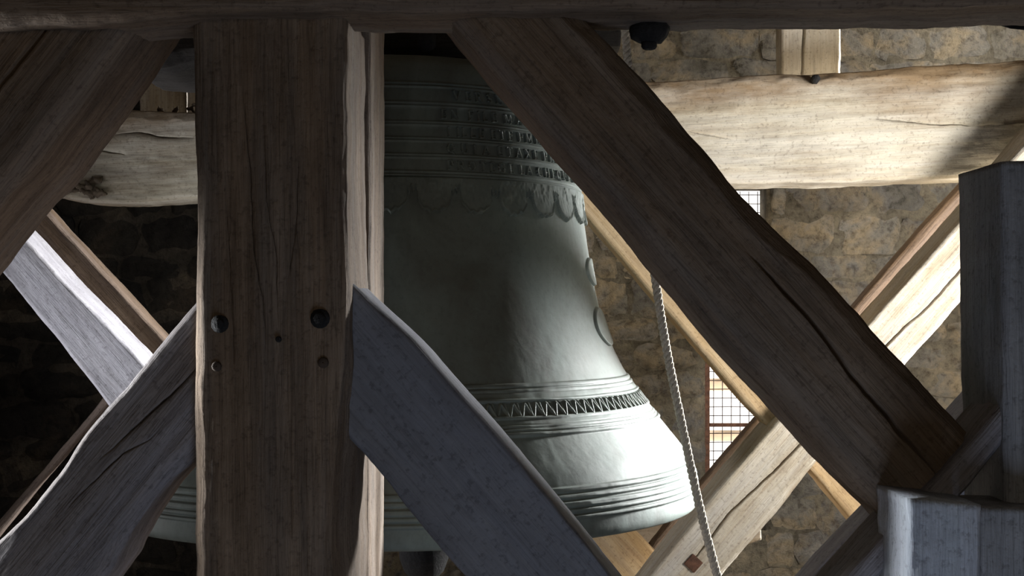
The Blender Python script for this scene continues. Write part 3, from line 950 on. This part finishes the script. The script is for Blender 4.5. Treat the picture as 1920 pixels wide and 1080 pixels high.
# lettering: own roman capitals as strokes (x, y in 0..1), thick stems, thin hairlines, serifs
S_ = 1.0; T_ = 0.45
GL = {
    'A': (0.8, [((0.05, 0), (0.38, 1), T_), ((0.42, 1), (0.75, 0), S_), ((0.18, 0.36), (0.62, 0.36), T_)], [(0.05, 0), (0.75, 0)]),
    'C': (0.8, [((0.72, 0.8), (0.55, 1), T_), ((0.55, 1), (0.25, 0.95), T_), ((0.25, 0.95), (0.08, 0.65), S_), ((0.08, 0.65), (0.08, 0.35), S_), ((0.08, 0.35), (0.25, 0.05), S_), ((0.25, 0.05), (0.55, 0), T_), ((0.55, 0), (0.72, 0.2), T_)], []),
    'E': (0.65, [((0.15, 0), (0.15, 1), S_), ((0.15, 1), (0.58, 1), T_), ((0.15, 0.52), (0.48, 0.52), T_), ((0.15, 0), (0.58, 0), T_), ((0.58, 1), (0.58, 0.82), T_), ((0.58, 0), (0.58, 0.18), T_), ((0.48, 0.42), (0.48, 0.62), T_)], [(0.15, 0), (0.15, 1)]),
    'F': (0.6, [((0.15, 0), (0.15, 1), S_), ((0.15, 1), (0.56, 1), T_), ((0.15, 0.52), (0.45, 0.52), T_), ((0.56, 1), (0.56, 0.82), T_)], [(0.15, 0), (0.15, 1)]),
    'G': (0.85, [((0.72, 0.8), (0.55, 1), T_), ((0.55, 1), (0.25, 0.95), T_), ((0.25, 0.95), (0.08, 0.65), S_), ((0.08, 0.65), (0.08, 0.35), S_), ((0.08, 0.35), (0.25, 0.05), S_), ((0.25, 0.05), (0.55, 0), T_), ((0.55, 0), (0.72, 0.1), T_), ((0.72, 0), (0.72, 0.42), S_)], [(0.72, 0.42)]),
    'H': (0.85, [((0.15, 0), (0.15, 1), S_), ((0.7, 0), (0.7, 1), S_), ((0.15, 0.5), (0.7, 0.5), T_)], [(0.15, 0), (0.15, 1), (0.7, 0), (0.7, 1)]),
    'I': (0.35, [((0.17, 0), (0.17, 1), S_)], [(0.17, 0), (0.17, 1)]),
    'L': (0.62, [((0.15, 0), (0.15, 1), S_), ((0.15, 0), (0.56, 0), T_), ((0.56, 0), (0.56, 0.2), T_)], [(0.15, 0), (0.15, 1)]),
    'M': (1.0, [((0.12, 0), (0.15, 1), T_), ((0.15, 1), (0.48, 0.05), S_), ((0.48, 0.05), (0.82, 1), T_), ((0.82, 1), (0.86, 0), S_)], [(0.12, 0), (0.86, 0), (0.15, 1), (0.82, 1)]),
    'N': (0.85, [((0.12, 0), (0.12, 1), T_), ((0.12, 1), (0.72, 0), S_), ((0.72, 0), (0.72, 1), T_)], [(0.12, 0), (0.12, 1), (0.72, 1)]),
    'O': (0.85, [((0.25, 0.95), (0.08, 0.62), S_), ((0.08, 0.62), (0.08, 0.38), S_), ((0.08, 0.38), (0.25, 0.05), S_), ((0.25, 0.05), (0.57, 0.05), T_), ((0.57, 0.05), (0.74, 0.38), S_), ((0.74, 0.38), (0.74, 0.62), S_), ((0.74, 0.62), (0.57, 0.95), S_), ((0.57, 0.95), (0.25, 0.95), T_)], []),
    'P': (0.7, [((0.15, 0), (0.15, 1), S_), ((0.15, 1), (0.48, 1), T_), ((0.48, 1), (0.62, 0.85), S_), ((0.62, 0.85), (0.62, 0.65), S_), ((0.62, 0.65), (0.48, 0.48), S_), ((0.48, 0.48), (0.15, 0.48), T_)], [(0.15, 0), (0.15, 1)]),
    'R': (0.8, [((0.15, 0), (0.15, 1), S_), ((0.15, 1), (0.48, 1), T_), ((0.48, 1), (0.62, 0.85), S_), ((0.62, 0.85), (0.62, 0.65), S_), ((0.62, 0.65), (0.48, 0.5), S_), ((0.48, 0.5), (0.15, 0.5), T_), ((0.4, 0.5), (0.74, 0), S_)], [(0.15, 0), (0.15, 1), (0.74, 0)]),
    'S': (0.65, [((0.55, 0.85), (0.35, 1), T_), ((0.35, 1), (0.12, 0.85), T_), ((0.12, 0.85), (0.15, 0.62), S_), ((0.15, 0.62), (0.5, 0.4), S_), ((0.5, 0.4), (0.54, 0.15), S_), ((0.54, 0.15), (0.32, 0), T_), ((0.32, 0), (0.08, 0.15), T_)], []),
    'T': (0.75, [((0.37, 0), (0.37, 1), S_), ((0.05, 1), (0.7, 1), T_), ((0.05, 1), (0.05, 0.82), T_), ((0.7, 1), (0.7, 0.82), T_)], [(0.37, 0)]),
    'U': (0.85, [((0.14, 1), (0.14, 0.3), S_), ((0.14, 0.3), (0.3, 0.02), S_), ((0.3, 0.02), (0.55, 0.02), T_), ((0.55, 0.02), (0.7, 0.3), T_), ((0.7, 0.3), (0.7, 1), T_)], [(0.14, 1), (0.7, 1)]),
    'V': (0.8, [((0.06, 1), (0.4, 0), S_), ((0.4, 0), (0.74, 1), T_)], [(0.06, 1), (0.74, 1)]),
    'Q': (0.9, [((0.25, 0.95), (0.08, 0.62), S_), ((0.08, 0.62), (0.08, 0.38), S_), ((0.08, 0.38), (0.25, 0.05), S_), ((0.25, 0.05), (0.57, 0.05), T_), ((0.57, 0.05), (0.74, 0.38), S_), ((0.74, 0.38), (0.74, 0.62), S_), ((0.74, 0.62), (0.57, 0.95), S_), ((0.57, 0.95), (0.25, 0.95), T_), ((0.45, 0.2), (0.8, -0.15), S_)], []),
    'X': (0.8, [((0.06, 1), (0.72, 0), S_), ((0.06, 0), (0.72, 1), T_)], [(0.06, 0), (0.72, 0), (0.06, 1), (0.72, 1)]),
}
DEN = 0.0027       # half width of a full stroke
LH = 0.007


def letter_mesh(c, th0, zb_, hgt):
    parts = []
    wdt, strokes, serifs = GL[c]
    rr_ = float(r_of_z(zb_ + hgt / 2))
    st = [(a, b, DEN * w_) for a, b, w_ in strokes] + [((x - 0.11, y), (x + 0.11, y), DEN * 0.4) for x, y in serifs]
    for (a, b, hw) in st:
        a = np.array(a, float) * hgt; b = np.array(b, float) * hgt
        d_ = b - a; L_ = np.hypot(*d_)
        if L_ < 1e-6: continue
        d_ /= L_; n_ = np.array([-d_[1], d_[0]])
        m_ = 4
        vs = []
        for i in range(m_):
            p = a + d_ * (L_ * i / (m_ - 1))
            for (o, h) in ((-1, -0.002), (-0.75, LH), (0.75, LH), (1, -0.002)):
                qv = p + n_ * hw * o
                vs.append(bellpt(np.array(th0 + qv[0] / rr_), np.array(zb_ + qv[1]), h))
        vs = np.array(vs).reshape(-1, 3)
        q = grid_quads(m_, 4)
        q = np.vstack([q, [[0, 1, 2, 3]], [[(m_ - 1) * 4 + 3, (m_ - 1) * 4 + 2, (m_ - 1) * 4 + 1, (m_ - 1) * 4]]])
        parts.append((vs, q, None))
    return parts, wdt * hgt / rr_


ROWS = [('VERSNEE L', 850, 187, 1000), ('EN FILE MARI', 826, 222, 1030), ('I ILLE ETE PMENA', 838, 255, 1035), ('QUI A ETAXE PREFE', 838, 286, 1062), ('PROTEGE LA CHEQUE TO', 838, 318, 1080)]
HG = 17.5 / F * 3.05
for (txt, xs, yb_, xe) in ROWS:
    th, zb_ = on_bell(xs, yb_)
    row = link('inscription_line', None, bell)
    total = sum(0.3 if ch_ == ' ' else GL[ch_][0] + 0.08 for ch_ in txt) * HG / float(r_of_z(zb_))
    # angle reached at the right end of the row as the picture shows it
    th_e, _ = on_bell(xe, yb_ + (xe - xs) * 0.10)
    kx = (th_e - th) / total
    kx = min(max(kx, 0.7), 1.6)
    for ch_ in txt:
        if ch_ == ' ':
            th += 0.3 * HG / float(r_of_z(zb_)) * kx; continue
        parts, wth = letter_mesh(ch_, th, zb_, HG)
        o = obj_parts('letter', parts, BRONZE, row, smooth=False)
        th += (wth + 0.08 * HG / float(r_of_z(zb_))) * kx

# ------------------------------------------------------------------ headstock, clapper
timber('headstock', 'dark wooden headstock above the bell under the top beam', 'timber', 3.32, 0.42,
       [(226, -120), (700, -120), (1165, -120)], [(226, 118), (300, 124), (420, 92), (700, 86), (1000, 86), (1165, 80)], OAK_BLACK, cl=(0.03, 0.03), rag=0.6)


def lathe(prof_, ns=24, ax='z'):
    p = np.array(prof_, float)
    a = np.linspace(0, 2 * np.pi, ns, endpoint=False)
    V = np.stack([p[:, 0][:, None] * np.cos(a), p[:, 0][:, None] * np.sin(a), np.repeat(p[:, 1][:, None], ns, 1)], -1)
    V = V + 0.0
    return V.reshape(-1, 3), grid_quads(len(p), ns, wrap_v=True, flip=True), None


def rot_parts(parts, M):
    out = []
    for v, q, t in parts:
        M4 = np.array(M)
        v4 = np.hstack([v, np.ones((len(v), 1))]) @ M4.T
        out.append((v4[:, :3], q, t))
    return out


clap = bpy.data.objects.new('clapper', None); COL.objects.link(clap)
clap['label'] = 'dark iron clapper showing just below the bell mouth'
clap['category'] = 'clapper'
clap.location = P(795, 1040, YC)
obj_parts('clapper_ball', [lathe([(0.001, -0.075), (0.03, -0.07), (0.055, -0.045), (0.068, -0.01), (0.07, 0.02), (0.055, 0.06), (0.035, 0.10), (0.026, 0.14), (0.001, 0.145)])], IRON, clap)
obj_parts('clapper_shaft', [lathe([(0.001, 0.13), (0.026, 0.135), (0.02, 0.4), (0.018, 0.8), (0.018, 1.10), (0.001, 1.12)])], IRON, clap)
obj_parts('clapper_flight', [lathe([(0.001, -0.16), (0.024, -0.158), (0.03, -0.14), (0.024, -0.10), (0.02, -0.07), (0.001, -0.068)])], RUST, clap)

# ------------------------------------------------------------------ front frame
timber('post', 'inner upright post standing close behind the big dark post, its right side showing', 'timber', 2.33, 0.27,
       [(693, -100), (693, 200), (693, 500), (692, 800), (693, 1200)], [(440, -100), (440, 500), (440, 1200)], OAK_DARK, dl=0.01)
POST = timber('post', 'big dark oak post in front, with two bolt heads and peg holes', 'timber', 2.05, 0.26,
       [(648, 10), (650, 100), (650, 300), (652, 450), (657, 560), (655, 700), (655, 850), (655, 1200)],
       [(355, 10), (357, 60), (362, 150), (368, 300), (364, 500), (361, 700), (364, 880), (366, 1080), (366, 1200)], OAK_DARK,
       ch=[(0, 0.006, 0.006), (0.42, 0.006, 0.008), (0.52, 0.006, 0.02), (0.62, 0.015, 0.06), (0.75, 0.032, 0.12), (1, 0.038, 0.14)],
       cl=(0.016, 0.014), ds=0.003, rag=0.3, rough=1.1,
       cracks=[([(455, 180), (470, 330), (475, 470), (492, 560), (498, 650)], 2.5, 0.008), ([(492, 200), (500, 380), (518, 480), (520, 600)], 2, 0.006),
               ([(425, 400), (432, 520), (440, 700)], 1.5, 0.004), ([(560, 300), (556, 420), (540, 520)], 1.5, 0.004)])
timber('tie_beam', 'heavy dark horizontal beam across the top of the picture', 'timber', 1.99, 0.17,
       [(-200, -180), (960, -180), (2100, -180)],
       [(-200, 46), (0, 44), (200, 37), (355, 24), (500, 20), (650, 16), (850, 17), (1090, 13), (1300, 14), (1500, 12), (1800, 8), (2100, 4)], OAK_DARK,
       cl=(0.012, 0.012), rag=0.9, rough=1.6, ds=0.006)
timber('brace', 'large dark diagonal brace crossing right of the bell, split by a long black crack', 'timber', 2.05, 0.2,
       [(1035, -40), (1085, 15), (1217, 152), (1306, 253), (1396, 362), (1450, 418), (1521, 482), (1611, 582), (1667, 645), (1770, 760), (1850, 843)],
       [(790, -35), (838, 25), (900, 104), (996, 215), (1070, 300), (1124, 360), (1236, 497), (1321, 597), (1384, 675), (1466, 761), (1540, 848), (1611, 921), (1700, 1004)],
       OAK_DARK, ch=[(0, 0.036, 0.03), (0.5, 0.034, 0.03), (1, 0.02, 0.02)], cl=[(0, 0.018, 0.025), (0.5, 0.026, 0.03), (0.75, 0.036, 0.035), (1, 0.034, 0.03)],
       ds=0.003, rag=0.35, rough=1.2,
       cracks=[([(1395, 467), (1450, 525), (1500, 578), (1548, 638), (1596, 704), (1644, 760), (1690, 815), (1730, 861), (1775, 915)], 10, 0.035)])
timber('brace', 'dark slanted brace in the upper left corner, cracked along its face', 'timber', 2.05, 0.25,
       [(-400, 440), (-300, 320), (-150, 120), (-30, -40), (50, -150)],
       [(-160, 560), (0, 360), (60, 300), (150, 180), (235, 60), (300, -35)], OAK_DARK,
       cl=(0.03, 0.03), rag=0.4, rough=1.3, cracks=[([(110, 20), (88, 50), (55, 95), (0, 165), (-60, 240)], 9, 0.03)])
timber('brace', 'bluish grey diagonal brace tenoned into the right side of the big post', 'timber', 2.10, 0.20,
       [(630, 498), (660, 531), (704, 572), (774, 637), (840, 711), (921, 804), (996, 892), (1094, 1010), (1155, 1086), (1220, 1168)],
       [(640, 805), (672, 842), (718, 895), (775, 970), (860, 1070), (940, 1165)], OAK_SLATE,
       ch=(0.006, 0.008), cl=(0.006, 0.006), rag=0.8, ds=0.004)
timber('brace', 'grey diagonal brace rising from the lower left corner to the big post, cracked', 'timber', 2.08, 0.2,
       [(-90, 1105), (0, 1010), (50, 962), (100, 900), (172, 798), (220, 741), (280, 670), (360, 575), (420, 500)],
       [(120, 1180), (200, 1075), (240, 1000), (280, 940), (320, 897), (362, 865), (440, 785)], OAK_GREY,
       ch=(0.007, 0.007), cl=(0.022, 0.02), ds=0.003, rag=0.5, rough=1.2,
       cracks=[([(375, 688), (360, 700), (320, 742), (280, 780), (225, 830), (180, 870)], 5, 0.02), ([(300, 805), (285, 820), (225, 855), (180, 900), (125, 955)], 3.5, 0.012)])
timber('brace', 'shaded brace behind the crossing in the lower right corner, bluish at its foot', 'timber', 2.42, 0.10,
       [(1460, 1152), (1526, 1080), (1615, 987), (1700, 895), (1790, 788), (1900, 668), (2010, 550)],
       [(1590, 1200), (1700, 1080), (1850, 915), (2100, 650)], OAK_LILAC, ch=(0.01, 0.01))
timber('brace', 'narrow grey brace running from the bluish beam end up to the right post', 'timber', 2.02, 0.14,
       [(1530, 1150), (1592, 1080), (1667, 998), (1760, 900), (1829, 819), (1885, 754), (1970, 655)],
       [(1590, 1150), (1650, 1080), (1700, 1024), (1804, 925), (1885, 828), (1980, 722)], OAK_GREY, ch=(0.008, 0.008), rag=0.6)
timber('post', 'weathered blue-grey post at the right edge', 'timber', 2.0, 0.2,
       [(2010, 300), (2010, 620), (2010, 965)], [(1880, 302), (1882, 400), (1884, 600), (1886, 760), (1890, 965)], OAK_BLUEDARK, cl=(0.010, 0.010), rag=0.5)
timber('beam_end', 'pale blue-grey squared beam end in the lower right corner', 'timber', 1.9, 0.16,
       [(1840, 948), (1838, 1000), (1836, 1200)], [(1701, 934), (1703, 970), (1702, 1200)], OAK_BLUE, cl=(0.006, 0.006), ch=(0.006, 0.008), rag=0.7, rough=1.5)
timber('beam_end', 'darker blue-grey beam end under the right post', 'timber', 1.94, 0.14,
       [(2010, 955), (2010, 1000), (2010, 1200)], [(1835, 952), (1836, 1000), (1836, 1200)], OAK_BLUEDARK, rag=0.7, rough=1.5)


# ------------------------------------------------------------------ ironwork, pegs, rope, odds and ends
def bolt(name, label, px, py, Y, r, proud, mat, sides=6, group=None, washer=True, parent=None, cat='bolt'):
    root = link(name, None, None, label, cat, group)
    root.location = P(px, py, Y)
    M = Matrix.Rotation(math.radians(90), 4, 'X')
    if washer:
        v, q, t = lathe([(0.001, -0.004), (r * 1.45, -0.004), (r * 1.5, 0.0), (r * 1.42, 0.004), (0.001, 0.0045)], 14)
        v = v * (1 + 0.06 * vn(v[:, 0] * 90, v[:, 1] * 90, v[:, 2] * 9, 3)[:, None])
        obj_parts('washer', rot_parts([(v, q, t)], M), mat, root)
    v, q, t = lathe([(0.001, 0.0), (r, 0.0), (r * 1.03, proud * 0.3), (r * 0.97, proud * 0.8), (r * 0.8, proud), (0.001, proud * 1.02)], sides)
    v = v * (1 + 0.07 * vn(v[:, 0] * 120 + px, v[:, 1] * 120, v[:, 2] * 120, 5)[:, None])
    obj_parts('bolt_head', rot_parts([(v, q, t)], M), mat, root, smooth=False)
    return root


bolt('bolt', 'rusted bolt head on the left of the big post', 412, 607, 2.05, 0.0095, 0.013, IRON)
bolt('bolt', 'rusted bolt head on the right of the big post', 600, 597, 2.05, 0.0105, 0.013, IRON)
for (nm, lb, x_, y_, r_) in (('peg', 'dark peg end below the left bolt head of the big post', 406, 687, 0.008), ('peg', 'dark peg end below the right bolt head of the big post', 606, 680, 0.009),
                             ('nail', 'small nail head between the two bolt heads of the big post', 522, 636, 0.005)):
    v, q, t = lathe([(0.001, -0.01), (r_, -0.01), (r_, 0.001), (r_ * 0.8, 0.003), (0.001, 0.002)], 10)
    o = obj_parts(nm, rot_parts([(v, q, t)], Matrix.Rotation(math.radians(90), 4, 'X')), PEG if nm == 'peg' else IRON, None, label=lb, cat=nm)
    o.location = P(x_, y_, 2.048)
# square plate let into the long rear brace
import bmesh
pl_ = link('iron_plate', box_mesh('iron_plate', -0.022, 0.022, -0.006, 0.012, -0.022, 0.022, RUST, 0.003), None, 'square rusty iron plate set diamond-wise on the beige brace', 'plate')
pl_.location = P(1300, 1056, 4.10); pl_.rotation_euler = (0, math.radians(42), 0)
nl = obj_parts('nail', rot_parts([lathe([(0.001, 0), (0.016, 0.0), (0.014, 0.03), (0.001, 0.032)], 6)], Matrix.Rotation(math.radians(90), 4, 'X')), IRON, None, smooth=False, label='black spike head at the top edge of the pale rail', cat='nail')
nl.location = P(1527, 150, 4.335)

# hanging bolt over the bell, knobbly bearing nut under the top beam
hb = link('hanging_bolt', None, None, 'black iron bolt end hanging over the bell crown', 'bolt')
hb.location = P(800, 96, 3.2)
obj_parts('bolt_shank', [lathe([(0.001, 0.02), (0.011, 0.02), (0.011, 0.16), (0.001, 0.162)], 12)], IRON, hb)
obj_parts('nut', [lathe([(0.001, 0.0), (0.014, 0.001), (0.023, 0.012), (0.023, 0.04), (0.012, 0.05), (0.001, 0.05)], 6)], IRON, hb, smooth=False)
kb = link('bearing_nut', None, None, 'black iron nut and washer hanging below the top beam, right of the big diagonal', 'nut')
kb.location = P(1217, 45, 2.12)
v, q, t = lathe([(0.001, -0.028), (0.018, -0.03), (0.030, -0.022), (0.034, -0.008), (0.030, 0.004), (0.026, 0.012), (0.001, 0.014)], 9)
v = v * (1 + 0.12 * vn(v[:, 0] * 60, v[:, 1] * 60, v[:, 2] * 60, 5)[:, None])
obj_parts('washer', [(v, q, t)], IRON, kb, smooth=False)
obj_parts('nut', [lathe([(0.001, -0.042), (0.010, -0.042), (0.013, -0.038), (0.013, -0.02), (0.001, -0.02)], 6)], IRON, kb, smooth=False)
# wire loop top right
cp = [P(x_, y_, 2.2) for x_, y_ in ((1856, 22), (1862, 34), (1875, 44), (1895, 50), (1925, 53), (1960, 45))]
obj_parts('wire', [tube(cp, 0.0035, 8)], IRON, None, label='thin black wire looping under the top beam at the right edge', cat='wire')


def rope_obj(path, r, label):
    pts = np.array(path, float)
    d_ = np.concatenate([[0], np.cumsum(np.linalg.norm(np.diff(pts, axis=0), axis=1))])
    n = int(d_[-1] / 0.003)
    s = np.linspace(0, d_[-1], n)
    # smooth curve through the points
    c = np.stack([np.interp(s, d_, pts[:, k_]) for k_ in range(3)], -1)
    k_ = np.hanning(61); k_ /= k_.sum()
    cc = np.stack([np.convolve(np.pad(c[:, i], 30, 'reflect', reflect_type='odd'), k_, 'valid') for i in range(3)], -1)
    tan = np.gradient(cc, axis=0); tan /= np.linalg.norm(tan, axis=1)[:, None]
    u = np.cross(tan, [0, 1.0, 0]); u /= np.linalg.norm(u, axis=1)[:, None]
    v = np.cross(tan, u)
    root = link('rope', None, None, label, 'rope')
    base = Vector(cc[-1]); root.location = base
    pit_ = 0.042
    for m_ in range(3):
        ph = 2 * math.pi * (s / pit_ + m_ / 3)
        hp = cc + 0.52 * r * (np.cos(ph)[:, None] * u + np.sin(ph)[:, None] * v) - np.array(base)
        rr_ = 0.56 * r * (1 + 0.08 * vn(s * 200, s * 0, s * 0 + m_, 3))
        vv, qq, tt = tube(hp, rr_, 7)
        obj_parts('strand', [(vv, qq, tt)], ROPE, root)
    return root


rope_obj([P(x_, y_, Yv) for x_, y_, Yv in ((1165, -60, 3.05), (1172, 60, 3.05), (1186, 200, 3.05), (1204, 350, 3.05), (1226, 505, 3.05), (1240, 600, 3.05), (1256, 690, 3.05), (1275, 780, 3.05),
                                            (1299, 895, 3.05), (1318, 980, 3.06), (1346, 1085, 3.07), (1378, 1200, 3.08))], 0.0102,
         'pale twisted bell rope hanging past the right rim of the bell')


# torn splinters and dry leaves on the rail's left end
def shard(seed, L_, w_):
    rg = random.Random(seed)
    n = 6
    pts = []
    for i in range(n):
        f = i / (n - 1)
        pts.append((f * L_, rg.uniform(-0.2, 0.2) * w_, rg.uniform(-0.35, 0.35) * w_, w_ * (0.25 + math.sin(math.pi * min(f * 1.1, 1)) * rg.uniform(0.5, 1.0))))
    V = []; Q = []
    for i, (x_, y_, z_, ww) in enumerate(pts):
        V += [(x_, y_ - 0.002, z_ - ww / 2), (x_, y_ - 0.004, z_ + ww / 2), (x_, y_ + 0.002, z_ + ww / 2), (x_, y_ + 0.003, z_ - ww / 2)]
    for i in range(n - 1):
        for k_ in range(4):
            a = i * 4 + k_; b = i * 4 + (k_ + 1) % 4
            Q.append((a, b, b + 4, a + 4))
    Q.append((3, 2, 1, 0)); Q.append(((n - 1) * 4, (n - 1) * 4 + 1, (n - 1) * 4 + 2, (n - 1) * 4 + 3))
    return mesh_np('dry_leaf', V, np.array(Q)[:, ::-1], HUSK, False)


lv = [shard(s_, 0.06, 0.03) for s_ in range(5)]
for k, (x_, y_, a_) in enumerate([(118, 352, 20), (128, 340, -50), (140, 350, 10), (152, 356, 35), (165, 345, -20), (172, 360, 15), (185, 352, 150), (132, 330, 100), (160, 338, 70)]):
    o = link('dry_leaf', lv[k % 5], None, 'curled dry leaf caught on the ragged left end of the pale rail', 'leaf', 'dry leaves on the left end of the rail')
    o.location = P(x_, y_, 4.33); o.rotation_euler = (0.3 * (k % 3 - 1), math.radians(a_), 0); o.scale = (0.9, 1, 0.9)
for k, (x_, y_, a_) in enumerate([(296, 200, 60), (304, 203, 120), (326, 203, 80), (334, 200, 130), (352, 200, 30), (360, 198, -20)]):
    o = link('dry_leaf', lv[k % 5], None, 'curled dry leaf lying on top of the pale rail beside the big post', 'leaf', 'dry leaves on top of the rail')
    o.location = P(x_, y_, 4.40); o.rotation_euler = (0.2, math.radians(a_), 0); o.scale = (0.6, 1, 0.6)
